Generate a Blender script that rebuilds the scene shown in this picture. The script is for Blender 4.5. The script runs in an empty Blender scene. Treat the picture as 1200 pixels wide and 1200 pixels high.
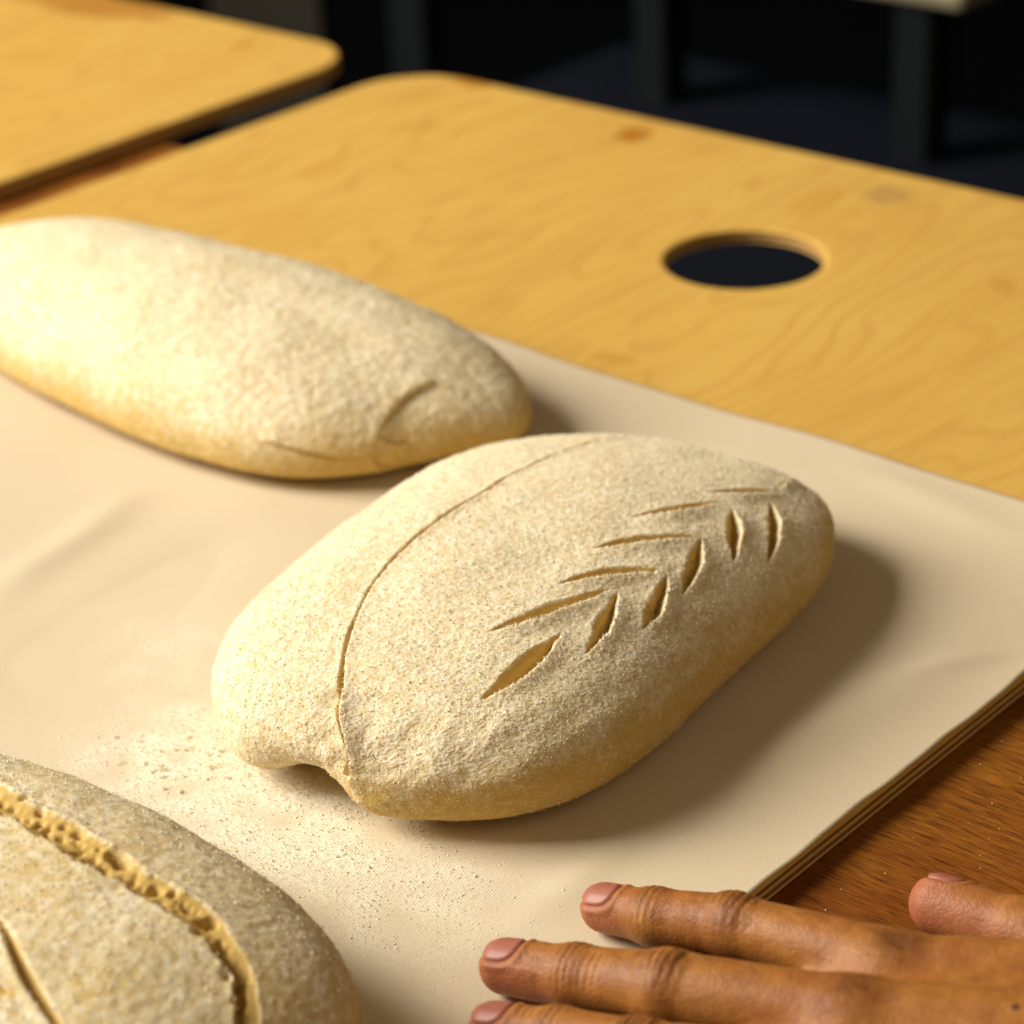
import bpy, bmesh, math
import numpy as np
from mathutils import Matrix, Vector

# ------------------------------------------------------------------ camera, world, lamps
RCAM = np.array([[0.65714778, 0.3696168, -0.6569172],
                 [-0.75235312, 0.26838219, -0.60161099],
                 [-0.04606065, 0.88958103, 0.45444912]])
CPOS = np.array([0.0, 0.0, 0.35])
FPX = 2849.0
scene = bpy.context.scene
COL = scene.collection
cam_data = bpy.data.cameras.new('camera')
cam = bpy.data.objects.new('camera', cam_data)
COL.objects.link(cam)
cam.matrix_world = Matrix.Translation(Vector(CPOS)) @ Matrix([list(r) for r in RCAM]).to_4x4()
cam_data.sensor_width = 36.0
cam_data.lens = 36.0 * FPX / 1200.0
cam_data.clip_start = 0.02
cam_data.clip_end = 60.0
cam_data.dof.use_dof = True
cam_data.dof.focus_distance = 0.598
cam_data.dof.aperture_fstop = 12.5
scene.camera = cam

world = bpy.data.worlds.new('World')
scene.world = world
world.use_nodes = True
world.node_tree.nodes['Background'].inputs[0].default_value = (1.0, 0.79, 0.50, 1)
world.node_tree.nodes['Background'].inputs[1].default_value = 0.098

def area(name, loc, target, size, power, color):
    l = bpy.data.lights.new(name, 'AREA'); l.shape = 'SQUARE'
    l.size = size; l.energy = power; l.color = color
    o = bpy.data.objects.new(name, l); COL.objects.link(o)
    o.location = loc
    o.rotation_euler = (Vector(target) - Vector(loc)).to_track_quat('-Z', 'Y').to_euler()
    return o
_el = math.radians(33); _t = Vector((0.45, 0.42, 0.0))
_d = Vector((-0.50, 0.85, 0)).normalized() * math.cos(_el) + Vector((0, 0, math.sin(_el)))
area('window_light', _t + _d * 3.6, _t, 2.0, 285, (1.0, 0.955, 0.87))
area('fill_light', (0.2, -1.4, 1.7), _t, 1.6, 8.0, (1.0, 0.78, 0.50))  # added warm fill to lift the shadows, not a lamp of the room

scene.view_settings.view_transform = 'Standard'
scene.view_settings.look = 'None'
scene.view_settings.exposure = 0.0
scene.view_settings.gamma = 1.0

# ------------------------------------------------------------------ helpers
def at(px, py, z=0.0):
    """point of the plane at height z that the photograph shows at a pixel (1200 px frame)"""
    d = RCAM @ np.array([px - 600.0, 600.0 - py, -FPX])
    return CPOS + d * ((z - CPOS[2]) / d[2])

def project(P):
    q = (P - CPOS) @ RCAM
    return np.stack([600 + FPX * q[:, 0] / -q[:, 2], 600 - FPX * q[:, 1] / -q[:, 2]], 1)

_rng = np.random.RandomState(7)
_perm = _rng.permutation(256)
_perm = np.concatenate([_perm, _perm, _perm])
_grad = _rng.normal(size=(256, 3)); _grad /= np.linalg.norm(_grad, axis=1)[:, None]

def noise(P, scale=1.0, seed=0.0):
    """gradient noise, about -0.6..0.6"""
    P = P * scale + seed * 17.31 + 100.0
    i = np.floor(P).astype(np.int64); f = P - i
    u = f * f * f * (f * (f * 6 - 15) + 10)
    i &= 255
    r = 0
    for dx in (0, 1):
        wx = u[:, 0] if dx else 1 - u[:, 0]
        for dy in (0, 1):
            wy = u[:, 1] if dy else 1 - u[:, 1]
            for dz in (0, 1):
                wz = u[:, 2] if dz else 1 - u[:, 2]
                h = _perm[_perm[_perm[(i[:, 0] + dx) & 255] + ((i[:, 1] + dy) & 255)] + ((i[:, 2] + dz) & 255)]
                g = _grad[h]
                r = r + wx * wy * wz * (g[:, 0] * (f[:, 0] - dx) + g[:, 1] * (f[:, 1] - dy) + g[:, 2] * (f[:, 2] - dz))
    return r

def fbm(P, scale, octaves=3, seed=0):
    a = 0; k = 1.0
    for o in range(octaves):
        a = a + k * noise(P, scale * 2 ** o, seed + o * 3.7); k *= 0.5
    return a

def smooth(x, a, b):
    t = np.clip((x - a) / (b - a), 0, 1)
    return t * t * (3 - 2 * t)

def link_mesh(name, verts, faces, mat=None, parent=None, smooth_shade=True, attrs=None):
    me = bpy.data.meshes.new(name)
    verts = np.asarray(verts, dtype=np.float32)
    if isinstance(faces, np.ndarray):
        n, k = faces.shape
        me.vertices.add(len(verts)); me.vertices.foreach_set('co', verts.ravel())
        me.loops.add(n * k); me.loops.foreach_set('vertex_index', faces.ravel().astype(np.int32))
        me.polygons.add(n); me.polygons.foreach_set('loop_start', np.arange(0, n * k, k, dtype=np.int32))
        me.update(calc_edges=True)
    else:
        me.from_pydata([tuple(v) for v in verts], [], faces)
    if smooth_shade:
        me.polygons.foreach_set('use_smooth', np.ones(len(me.polygons), dtype=bool))
    for k, v in (attrs or {}).items():
        a = me.attributes.new(k, 'FLOAT', 'POINT'); a.data.foreach_set('value', np.asarray(v, dtype=np.float32))
    if mat: me.materials.append(mat)
    me.validate()
    o = bpy.data.objects.new(name, me); COL.objects.link(o)
    if parent: o.parent = parent
    return o

def from_bm(name, bm, mat=None, parent=None, sm=False):
    me = bpy.data.meshes.new(name)
    bmesh.ops.recalc_face_normals(bm, faces=bm.faces)
    bm.to_mesh(me); bm.free()
    if sm: me.polygons.foreach_set('use_smooth', np.ones(len(me.polygons), dtype=bool))
    if mat: me.materials.append(mat)
    o = bpy.data.objects.new(name, me); COL.objects.link(o)
    if parent: o.parent = parent
    return o

def empty(name, loc=(0, 0, 0)):
    o = bpy.data.objects.new(name, None); o.empty_display_size = 0.05
    COL.objects.link(o)
    return o

def tag(o, label, cat, group=None):
    o['label'] = label; o['category'] = cat
    if group: o['group'] = group
    return o

def box_bm(x0, x1, y0, y1, z0, z1, bevel=0.0):
    bm = bmesh.new()
    bmesh.ops.create_cube(bm, size=1.0)
    for v in bm.verts:
        v.co = Vector(((x0 + x1) / 2 + v.co.x * (x1 - x0), (y0 + y1) / 2 + v.co.y * (y1 - y0), (z0 + z1) / 2 + v.co.z * (z1 - z0)))
    if bevel:
        bmesh.ops.bevel(bm, geom=bm.edges[:], offset=bevel, segments=3, affect='EDGES', profile=0.5)
    return bm

def rounded_rect(x0, x1, y0, y1, r, inset=0.0, seg=14):
    x0 += inset; x1 -= inset; y0 += inset; y1 -= inset; r = max(r - inset, 1e-4)
    pts = []
    for cx, cy, a0 in ((x1 - r, y1 - r, 0), (x0 + r, y1 - r, 90), (x0 + r, y0 + r, 180), (x1 - r, y0 + r, 270)):
        for k in range(seg + 1):
            a = math.radians(a0 + 90 * k / seg)
            pts.append((cx + r * math.cos(a), cy + r * math.sin(a)))
    return pts

def slab(name, rect, r, hole, profile, mat, parent):
    """board layer: rounded rectangle with an optional round hole, its edge follows profile [(inset, z), ...] top to bottom"""
    bm = bmesh.new()
    def rings(fn, flip):
        out = []
        for ins, z in profile:
            out.append([bm.verts.new((x, y, z)) for x, y in fn(ins)])
        for a, b in zip(out[:-1], out[1:]):
            n = len(a)
            for i in range(n):
                q = (a[i], a[(i + 1) % n], b[(i + 1) % n], b[i])
                f = bm.faces.new(q[::-1] if flip else q); f.smooth = True
        return out
    outer = rings(lambda ins: rounded_rect(*rect, r, ins), True)
    loops = [outer]
    if hole:
        hx, hy, hr = hole
        loops.append(rings(lambda ins: [(hx + (hr + ins) * math.cos(2 * math.pi * k / 64), hy + (hr + ins) * math.sin(2 * math.pi * k / 64)) for k in range(64)], False))
    for k in (0, -1):
        edges = []
        for lp in loops:
            ring = lp[k]; n = len(ring)
            for i in range(n):
                edges.append(bm.edges.get((ring[i], ring[(i + 1) % n])))
        bmesh.ops.triangle_fill(bm, edges=edges, use_beauty=True)
    return from_bm(name, bm, mat, parent)

# ------------------------------------------------------------------ node helpers
class NT:
    def __init__(self, name):
        self.m = bpy.data.materials.new(name); self.m.use_nodes = True
        self.t = self.m.node_tree; self.b = self.t.nodes['Principled BSDF']
    def n(self, kind, **kw):
        nd = self.t.nodes.new(kind)
        ins = kw.pop('ins', {})
        for k, v in kw.items(): setattr(nd, k, v)
        for k, v in ins.items():
            s = nd.inputs[k]
            if hasattr(v, 'outputs') or isinstance(v, bpy.types.NodeSocket): self.l(v, s)
            else: s.default_value = v
        return nd
    def l(self, a, b):
        if not isinstance(a, bpy.types.NodeSocket): a = a.outputs[0]
        self.t.links.new(a, b)
    def obj(self): return self.n('ShaderNodeTexCoord').outputs['Object']
    def map(self, vec, scale=(1, 1, 1), loc=(0, 0, 0), rot=(0, 0, 0)):
        return self.n('ShaderNodeMapping', ins={'Vector': vec, 'Scale': scale, 'Location': loc, 'Rotation': rot}).outputs[0]
    def noise(self, vec, scale, detail=3, rough=0.5, dist=0.0):
        return self.n('ShaderNodeTexNoise', ins={'Vector': vec, 'Scale': scale, 'Detail': detail, 'Roughness': rough, 'Distortion': dist}).outputs['Fac']
    def ramp(self, fac, stops, interp='LINEAR'):
        r = self.n('ShaderNodeValToRGB', ins={'Fac': fac}); cr = r.color_ramp; cr.interpolation = interp
        while len(cr.elements) < len(stops): cr.elements.new(0.5)
        for e, (p, c) in zip(cr.elements, stops):
            e.position = p; e.color = c if len(c) == 4 else (*c, 1)
        return r.outputs[0]
    def mix(self, fac, a, b, blend='MIX'):
        m = self.n('ShaderNodeMix', data_type='RGBA', blend_type=blend)
        for s, v in ((m.inputs['Factor'], fac), (m.inputs[6], a), (m.inputs[7], b)):
            if isinstance(v, bpy.types.NodeSocket): self.l(v, s)
            elif isinstance(v, (int, float)): s.default_value = v
            else: s.default_value = (*v, 1) if len(v) == 3 else v
        return m.outputs[2]
    def math(self, op, a, b=0.0, clamp=False):
        m = self.n('ShaderNodeMath', operation=op, use_clamp=clamp)
        for s, v in ((m.inputs[0], a), (m.inputs[1], b)):
            if isinstance(v, bpy.types.NodeSocket): self.l(v, s)
            else: s.default_value = v
        return m.outputs[0]
    def attr(self, name): return self.n('ShaderNodeAttribute', attribute_name=name).outputs['Fac']
    def bump(self, h, strength, dist, normal=None):
        b = self.n('ShaderNodeBump', ins={'Height': h, 'Strength': strength, 'Distance': dist})
        if normal is not None: self.l(normal, b.inputs['Normal'])
        return b.outputs[0]
    def set(self, color=None, rough=None, normal=None, spec=None, **kw):
        for key, v in (('Base Color', color), ('Roughness', rough), ('Normal', normal), ('Specular IOR Level', spec)):
            if v is None: continue
            s = self.b.inputs[key]
            if isinstance(v, bpy.types.NodeSocket): self.l(v, s)
            elif isinstance(v, (int, float)): s.default_value = v
            else: s.default_value = (*v, 1)
        for k, v in kw.items(): self.b.inputs[k.replace('_', ' ')].default_value = v
        return self.m

def blob(t, vec, cx, cy, rx, ry, rot=0.0, soft=0.5):
    """soft elliptical stain mask at a fixed place of the object"""
    mp = t.n('ShaderNodeMapping', vector_type='TEXTURE', ins={'Vector': vec, 'Location': (cx, cy, 0), 'Rotation': (0, 0, rot), 'Scale': (rx, ry, 100)}).outputs[0]
    nz = t.noise(mp, 2.2, 3)
    ln = t.n('ShaderNodeVectorMath', operation='LENGTH', ins={0: mp}).outputs['Value']
    v = t.math('ADD', ln, t.math('MULTIPLY', t.math('SUBTRACT', nz, 0.5), 1.1))
    return t.n('ShaderNodeMapRange', interpolation_type='SMOOTHSTEP', ins={'Value': v, 'From Min': 1.0, 'From Max': soft, 'To Min': 0.0, 'To Max': 1.0}).outputs[0]

# ------------------------------------------------------------------ materials
def birch(name, seed, stains):
    t = NT(name); v = t.obj()
    warp = t.noise(t.map(v, (2.6, 9, 1), (seed, seed * .7, 0)), 1.0, 3, 0.45, 0.25)
    band = t.math('FRACT', t.math('MULTIPLY', warp, 24.0))
    line = t.ramp(band, [(0.0, (0, 0, 0)), (0.62, (0.10,) * 3), (0.86, (1,) * 3), (1.0, (0.0,) * 3)])
    streak = t.noise(t.map(v, (9, 95, 1), (seed, 0, 0)), 1.0, 5, 0.6)
    pores = t.noise(t.map(v, (120, 1400, 1)), 1.0, 2, 0.6)
    cloud = t.noise(t.map(v, (1, 1.6, 1), (seed * 3, 2, 0)), 7.0, 4, 0.55)
    c = t.mix(cloud, (0.57, 0.315, 0.055), (0.72, 0.465, 0.115))
    c = t.mix(t.math('MULTIPLY', line, t.math('MULTIPLY', cloud, 0.72)), c, (0.47, 0.215, 0.035))
    c = t.mix(t.ramp(streak, [(0.45, (0, 0, 0)), (0.75, (0.45,) * 3)]), c, (0.50, 0.27, 0.06))
    c = t.mix(t.ramp(pores, [(0.5, (0, 0, 0)), (0.8, (0.3,) * 3)]), c, (0.45, 0.24, 0.06))
    for (cx, cy, rx, ry, rot, col, k) in stains:
        c = t.mix(t.math('MULTIPLY', blob(t, v, cx, cy, rx, ry, rot), k), c, col)
    nb = t.bump(t.math('ADD', pores, streak), 0.12, 0.0004)
    return t.set(c, t.math('ADD', t.math('MULTIPLY', streak, 0.15), 0.5), nb, 0.15)

def ply_mat(name, col, col2):
    t = NT(name); v = t.obj()
    nz = t.noise(t.map(v, (60, 60, 900)), 1.0, 4, 0.6)
    c = t.mix(nz, col, col2)
    return t.set(c, 0.7, t.bump(nz, 0.4, 0.0004), 0.2)

M_BIRCH1 = birch('birch_veneer', 1.3, [
    (0.83, 0.72, 0.0, 0.0, 0, (0.5, 0.24, 0.04), 0.0)])
def table_wood():
    t = NT('mahogany_veneer'); v = t.obj()
    fib = t.noise(t.map(v, (3400, 110, 1)), 1.0, 3, 0.65)
    mid = t.noise(t.map(v, (1300, 50, 1)), 1.0, 4, 0.6, 0.2)
    big = t.noise(t.map(v, (30, 9, 1)), 1.0, 4, 0.6, 0.4)
    c = t.mix(t.ramp(big, [(0.3, (0, 0, 0)), (0.7, (1, 1, 1))]), (0.23, 0.062, 0.007), (0.42, 0.160, 0.018))
    c = t.mix(t.ramp(mid, [(0.38, (0.5,) * 3), (0.6, (0, 0, 0))]), c, (0.12, 0.03, 0.006))
    c = t.mix(t.ramp(fib, [(0.40, (0.85,) * 3), (0.52, (0, 0, 0))]), c, (0.07, 0.02, 0.006))
    scr = t.noise(t.map(v, (700, 20, 1), (0, 0, 0), (0, 0, 0.9)), 1.0, 2, 0.5)
    c = t.mix(t.ramp(scr, [(0.70, (0, 0, 0)), (0.78, (0.35,) * 3)]), c, (0.6, 0.36, 0.14))
    return t.set(c, 0.5, t.bump(t.math('ADD', fib, mid), 0.35, 0.0004), 0.12)
M_TABLE = table_wood()
M_PLY_LIGHT = ply_mat('pale_ply_edge', (0.52, 0.30, 0.09), (0.70, 0.45, 0.16))
M_PLY_DARK = ply_mat('dark_ply_edge', (0.22, 0.10, 0.026), (0.36, 0.18, 0.05))

def parchment():
    t = NT('baking_cloth'); v = t.obj()
    cl = t.noise(v, 14, 4, 0.5)
    c = t.mix(cl, (0.64, 0.515, 0.340), (0.73, 0.61, 0.425))
    wv = t.n('ShaderNodeTexWave', wave_type='BANDS', bands_direction='X', ins={'Vector': t.map(v, rot=(0, 0, 0.35)), 'Scale': 420.0, 'Distortion': 0.6, 'Detail': 1.0}).outputs['Fac']
    wv2 = t.n('ShaderNodeTexWave', wave_type='BANDS', bands_direction='Y', ins={'Vector': t.map(v, rot=(0, 0, 0.35)), 'Scale': 420.0, 'Distortion': 0.6, 'Detail': 1.0}).outputs['Fac']
    fine = t.noise(v, 1500, 3, 0.7)
    fl = t.attr('dusting')
    c = t.mix(t.math('MULTIPLY', fl, t.ramp(t.noise(v, 700, 3, 0.7), [(0.35, (0.35,) * 3), (0.55, (1,) * 3)])), c, (0.90, 0.82, 0.64))
    c = t.mix(t.math('MULTIPLY', wv, 0.06), c, (0.50, 0.36, 0.22))
    h = t.math('ADD', t.math('MULTIPLY', t.math('ADD', wv, wv2), 0.25), t.math('MULTIPLY', fine, 0.7))
    h = t.math('ADD', h, t.math('MULTIPLY', fl, t.math('MULTIPLY', t.noise(v, 500, 3, 0.7), 3.0)))
    return t.set(c, 0.62, t.bump(h, 0.30, 0.0004), 0.3)
M_PARCH = parchment()

def dough(name, gloss=0.6):
    t = NT(name); v = t.obj()
    fl = t.attr('flour'); cut = t.attr('cut')
    g1 = t.noise(v, 1500, 3, 0.75)
    g2 = t.noise(v, 420, 3, 0.6)
    fm = t.math('ADD', fl, t.math('MULTIPLY', t.math('SUBTRACT', g1, 0.5), 1.6))
    fm = t.math('ADD', fm, t.math('MULTIPLY', t.math('SUBTRACT', g2, 0.5), 0.9))
    fm = t.ramp(fm, [(0.12, (0, 0, 0)), (0.88, (1, 1, 1))])
    base = t.mix(t.noise(v, 60, 4, 0.6), (0.54, 0.345, 0.08), (0.64, 0.44, 0.13))
    fc = t.mix(t.ramp(g2, [(0.35, (0, 0, 0)), (0.65, (1, 1, 1))]), (0.75, 0.60, 0.35), (0.87, 0.775, 0.56))
    c = t.mix(fm, base, fc)
    crumb = t.mix(t.noise(v, 500, 3, 0.6), (0.47, 0.285, 0.065), (0.68, 0.47, 0.15))
    c = t.mix(cut, c, crumb)
    h = t.math('ADD', t.math('MULTIPLY', g1, 0.8), t.math('MULTIPLY', g2, 0.8))
    nb = t.bump(h, t.math('SUBTRACT', 0.45, t.math('MULTIPLY', cut, 0.25)), 0.0006)
    t.b.inputs['Subsurface Weight'].default_value = 0.12
    t.b.inputs['Subsurface Radius'].default_value = (1.0, 0.6, 0.25)
    t.b.inputs['Subsurface Scale'].default_value = 0.003
    return t.set(c, 0.75, nb, 0.2)
M_DOUGH = dough('floured_dough')

def grain_mat():
    t = NT('flour_grain'); v = t.obj()
    c = t.mix(t.noise(v, 900, 2, 0.5), (0.88, 0.78, 0.57), (0.94, 0.88, 0.72))
    return t.set(c, 0.6, None, 0.4)
M_GRAIN = grain_mat()
def simple(name, col, rough=0.6, col2=None, sc=30, spec=0.3, metal=0.0):
    t = NT(name); v = t.obj()
    nz = t.noise(v, sc, 4, 0.6)
    c = t.mix(nz, col, col2 or tuple(x * 1.5 for x in col))
    return t.set(c, rough, t.bump(nz, 0.15, 0.001), spec, Metallic=metal)

# ------------------------------------------------------------------ the room behind
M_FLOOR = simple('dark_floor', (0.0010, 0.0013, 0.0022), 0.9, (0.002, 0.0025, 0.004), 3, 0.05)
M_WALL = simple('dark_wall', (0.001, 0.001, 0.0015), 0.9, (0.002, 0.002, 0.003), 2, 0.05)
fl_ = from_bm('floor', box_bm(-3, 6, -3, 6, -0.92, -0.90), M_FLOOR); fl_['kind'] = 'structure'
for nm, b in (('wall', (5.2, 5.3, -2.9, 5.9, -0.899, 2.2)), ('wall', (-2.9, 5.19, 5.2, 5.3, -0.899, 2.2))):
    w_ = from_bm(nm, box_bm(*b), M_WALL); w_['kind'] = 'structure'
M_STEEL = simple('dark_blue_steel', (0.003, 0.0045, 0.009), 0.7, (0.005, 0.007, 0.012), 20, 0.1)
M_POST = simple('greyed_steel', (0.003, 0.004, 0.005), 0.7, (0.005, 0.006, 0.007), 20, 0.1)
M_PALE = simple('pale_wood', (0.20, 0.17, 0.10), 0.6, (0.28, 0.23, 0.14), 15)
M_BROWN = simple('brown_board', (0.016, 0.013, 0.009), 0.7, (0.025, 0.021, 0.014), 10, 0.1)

rack = empty('steel_rack')
tag(rack, 'dark steel rack with pale wooden top standing in shadow behind the boards', 'rack')
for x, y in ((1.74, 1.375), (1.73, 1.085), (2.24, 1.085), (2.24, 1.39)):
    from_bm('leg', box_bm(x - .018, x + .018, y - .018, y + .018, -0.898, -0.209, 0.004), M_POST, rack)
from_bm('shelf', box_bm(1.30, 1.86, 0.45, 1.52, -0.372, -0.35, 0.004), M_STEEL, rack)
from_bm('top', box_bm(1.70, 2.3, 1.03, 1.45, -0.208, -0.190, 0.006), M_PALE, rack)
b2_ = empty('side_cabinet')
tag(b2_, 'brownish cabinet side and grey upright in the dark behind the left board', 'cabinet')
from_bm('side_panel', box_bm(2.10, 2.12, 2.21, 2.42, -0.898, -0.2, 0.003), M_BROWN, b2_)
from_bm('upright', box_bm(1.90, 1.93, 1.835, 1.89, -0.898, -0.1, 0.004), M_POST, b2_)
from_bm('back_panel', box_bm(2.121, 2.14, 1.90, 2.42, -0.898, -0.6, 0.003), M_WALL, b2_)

# ------------------------------------------------------------------ the table
table = empty('work_table')
tag(table, 'reddish brown wooden work table under the two pale boards', 'table')
slab('tabletop', (-0.45, 0.708, -0.55, 1.45), 0.012, None,
     [(0.0035, -0.0062), (0.001, -0.0075), (0.0, -0.010), (0.0, -0.034), (0.002, -0.036)], M_TABLE, table)
for x in (-0.38, 0.62):
    for y in (-0.46, 1.36):
        from_bm('leg', box_bm(x - .03, x + .03, y - .03, y + .03, -0.898, -0.037, 0.004), M_TABLE, table)

# ------------------------------------------------------------------ the two boards, ply by ply
def board(label, rect, r, hole, ztop, mats, thick, n):
    root = empty('plywood_board')
    tag(root, label, 'board', 'birch plywood boards lying on the work table')
    step = thick / n
    for k in range(n):
        z1 = ztop - k * step; z0 = z1 - step + (0.00012 if k < n - 1 else 0)
        off = 0.0 if k % 2 == 0 else 0.00035
        if k == 0:
            prof = [(0.0022, z1), (0.0012, z1 - .00022), (0.0005, z1 - .0006), (0.0001, z0 + .0002), (0.0001, z0)]
        elif k == n - 1:
            prof = [(off, z1), (off, z0 + step * .5), (off + .0005, z0)]
        else:
            prof = [(off, z1), (off, z0)]
        slab('ply', rect, r, hole, prof, mats[0] if k == 0 else (M_PLY_DARK if k % 2 else M_PLY_LIGHT), root)
    return root

def stain(px, py, rx, ry, rot, col, k, z=0.0):
    p = at(px, py, z); return (p[0], p[1], rx, ry, rot, col, k)
OCHRE = (0.50, 0.24, 0.035); GREY = (0.34, 0.20, 0.07)
M_B1 = birch('birch_veneer_right', 1.3, [stain(742, 158, .014, .010, .4, (.42, .17, .015), 1.0), stain(548, 92, .024, .009, 1.2, (.44, .19, .02), .9),
    stain(485, 150, .007, .018, 1.0, OCHRE, .45), stain(1040, 228, .014, .014, 0, GREY, .5), stain(1175, 335, .012, .006, .7, OCHRE, .5),
    stain(720, 420, .006, .012, .2, OCHRE, .45), stain(960, 235, .03, .01, .2, OCHRE, .35), stain(380, 200, .02, .012, .2, OCHRE, .3)])
M_B2 = birch('birch_veneer_left', 4.7, [stain(283, 47, .010, .008, .2, OCHRE, .8, .004), stain(105, -4, .030, .075, 0.05, (0.42, .19, .03), .95, .004),
    stain(110, 175, .012, .006, .4, OCHRE, .6, .004), stain(30, 60, .02, .02, .4, OCHRE, .25, .004)])
board('birch board with a round grip hole, under the floured cloth', (0.06, 0.8440, 0.2835, 0.8254), 0.038, (0.7255, 0.5335, 0.0315), 0.0, (M_B1,), 0.0061, 5)
board('birch board behind, at the upper left, nothing on it', (0.06, 0.848, 0.8560, 1.397), 0.040, (0.7455, 1.122, 0.0315), 0.0015, (M_B2,), 0.0076, 5)

# ------------------------------------------------------------------ the cloth
def dust_mask(x, y):
    P = np.stack([x, y, 0 * x], 1)
    a = at(215, 890); b = at(390, 1010); c = at(520, 1060); d = at(200, 760); e = at(480, 1110); g = at(330, 950)
    m = 0
    for q, s, k in ((a, .018, 1.3), (b, .018, .75), (c, .016, .35), (d, .012, .5), (e, .020, .15), (g, .017, 1.1)):
        m = m + k * np.exp(-((x - q[0]) ** 2 + (y - q[1]) ** 2) / (2 * s * s))
    return np.clip(m * (0.75 + 1.3 * noise(P, 90)) , 0, 1)

def cloth_height(x, y):
    P = np.stack([x, y, 0 * x], 1)
    h = 0.0011 + 0.0013 * noise(P * [1, 1, 1], 11.0, 3) + 0.0008 * noise(P * [1.0, .5, 1], 26.0, 5)
    # soft creases
    for (p0, p1, wd, am) in (((0, 700), (150, 590), .008, .0013), ((1075, 790), (1190, 770), .004, .0011), ((600, 1090), (720, 1000), .006, .0006),
                             ((870, 905), (1150, 760), .010, .0009), ((1020, 560), (1180, 620), .008, .0008), ((40, 800), (260, 640), .012, -.0010)):
        a = at(*p0)[:2]; b = at(*p1)[:2]
        ab = b - a; L = np.linalg.norm(ab); ab = ab / L
        s = (x - a[0]) * ab[0] + (y - a[1]) * ab[1]; n_ = -(x - a[0]) * ab[1] + (y - a[1]) * ab[0]
        n_ = n_ + 0.004 * noise(P, 30, 9)
        h = h + am * np.exp(-(n_ / wd) ** 2) * smooth(s, -.02, .02) * (1 - smooth(s, L - .02, L + .02))
    edge = smooth(y, 0.2835, 0.31)
    return np.maximum(h, 0.00045) * (0.35 + 0.65 * edge)

nx, ny = 380, 350
gx = np.linspace(0.07, 0.605, nx); gy = np.linspace(0.0, 1.0, ny)
X, Yt = np.meshgrid(gx, gy, indexing='ij')
far = 0.765
near = 0.2840 + 0.0003 * np.sin(gx * 62) + 0.00025 * np.sin(gx * 147 + 1.0) + 0.0001 * np.sin(gx * 320)
Y = near[:, None] + (far - near[:, None]) * Yt
X = X + (0.0007 * np.sin(Y * 35) + 0.0004 * np.sin(Y * 90 + 2)) * smooth(X, 0.55, 0.605)
Z = cloth_height(X.ravel(), Y.ravel())
V = np.stack([X.ravel(), Y.ravel(), Z], 1)
idx = np.arange(nx * ny).reshape(nx, ny)
F = np.stack([idx[:-1, :-1], idx[1:, :-1], idx[1:, 1:], idx[:-1, 1:]], -1).reshape(-1, 4)
cloth = link_mesh('baking_cloth', V, F, M_PARCH, attrs={'dusting': dust_mask(V[:, 0], V[:, 1])})
sol = cloth.modifiers.new('thickness', 'SOLIDIFY'); sol.thickness = 0.00015; sol.offset = -1
tag(cloth, 'cream baking cloth dusted with flour, laid under the three loaves', 'cloth')

# ------------------------------------------------------------------ grains
def octa_grains(P, N, size, name, parent=None, sink=0.25):
    n = len(P)
    base = np.array([[1, 0, 0], [-1, 0, 0], [0, 1, 0], [0, -1, 0], [0, 0, 1], [0, 0, -1]], float)
    fb = np.array([[0, 2, 4], [2, 1, 4], [1, 3, 4], [3, 0, 4], [2, 0, 5], [1, 2, 5], [3, 1, 5], [0, 3, 5]])
    Q = _rng.normal(size=(n, 3, 3)); Q, _ = np.linalg.qr(Q)
    s = size[:, None] * _rng.uniform(0.55, 1.2, (n, 3))
    W = np.einsum('nij,kj,nj->nki', Q, base, s) * _rng.uniform(0.75, 1.25, (n, 6, 1))
    W = W + P[:, None, :] + N[:, None, :] * size[:, None, None] * (0.7 - sink)
    Fc = (fb[None] + (np.arange(n) * 6)[:, None, None]).reshape(-1, 3)
    o = link_mesh(name, W.reshape(-1, 3), Fc, M_GRAIN, parent, smooth_shade=False)
    o['kind'] = 'stuff'
    return o

# ------------------------------------------------------------------ loaves
def loaf_surface(c, ang, a, W, H, hb, nu, nv, ne=2.5, taper=0.0, shear=0.0, four=()):
    """long axis along local s; returns verts, normals, grid shape"""
    th = np.linspace(0.0, np.pi, nu)
    s = -np.cos(th)
    # more rings around the upper half than underneath
    v = np.linspace(0, 1, nv, endpoint=False)
    ph = 2 * np.pi * v
    ph = np.where(v < 0.72, v / 0.72 * np.pi * 1.15 - 0.075 * np.pi, np.pi * 1.075 + (v - 0.72) / 0.28 * 0.85 * np.pi)
    S, PH = np.meshgrid(s, ph, indexing='ij')
    e = (1 - np.abs(S) ** ne).clip(0) ** (1 / 2.15)
    w = W * e * (1 + taper * S)
    h = (H - hb) * (1 - np.abs(S) ** 2.25).clip(0) ** (1 / 2.0)
    cp, sp = np.cos(PH), np.sin(PH)
    y = w * np.sign(cp) * np.abs(cp) ** np.where(sp > 0, 0.92, 0.72)
    zt = h * np.abs(sp) ** 0.95
    bot = (1 - np.abs(S) ** 7).clip(0) ** (1 / 3.0)
    zb = -hb * bot * np.abs(sp) ** 0.62
    z = hb + np.where(sp > 0, zt, zb)
    x = a * S
    x = x + shear * y
    if len(four):      # uneven outline: the plan radius varies smoothly with direction
        az = np.arctan2(y / W, x / a); g = 1.0
        for k in range(len(four) // 2):
            g = g + four[2 * k] * np.cos((k + 1) * az) + four[2 * k + 1] * np.sin((k + 1) * az)
        x = x * g; y = y * g
    ca, sa = math.cos(ang), math.sin(ang)
    P = np.stack([c[0] + ca * x - sa * y, c[1] + sa * x + ca * y, z], -1)
    return P

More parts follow.
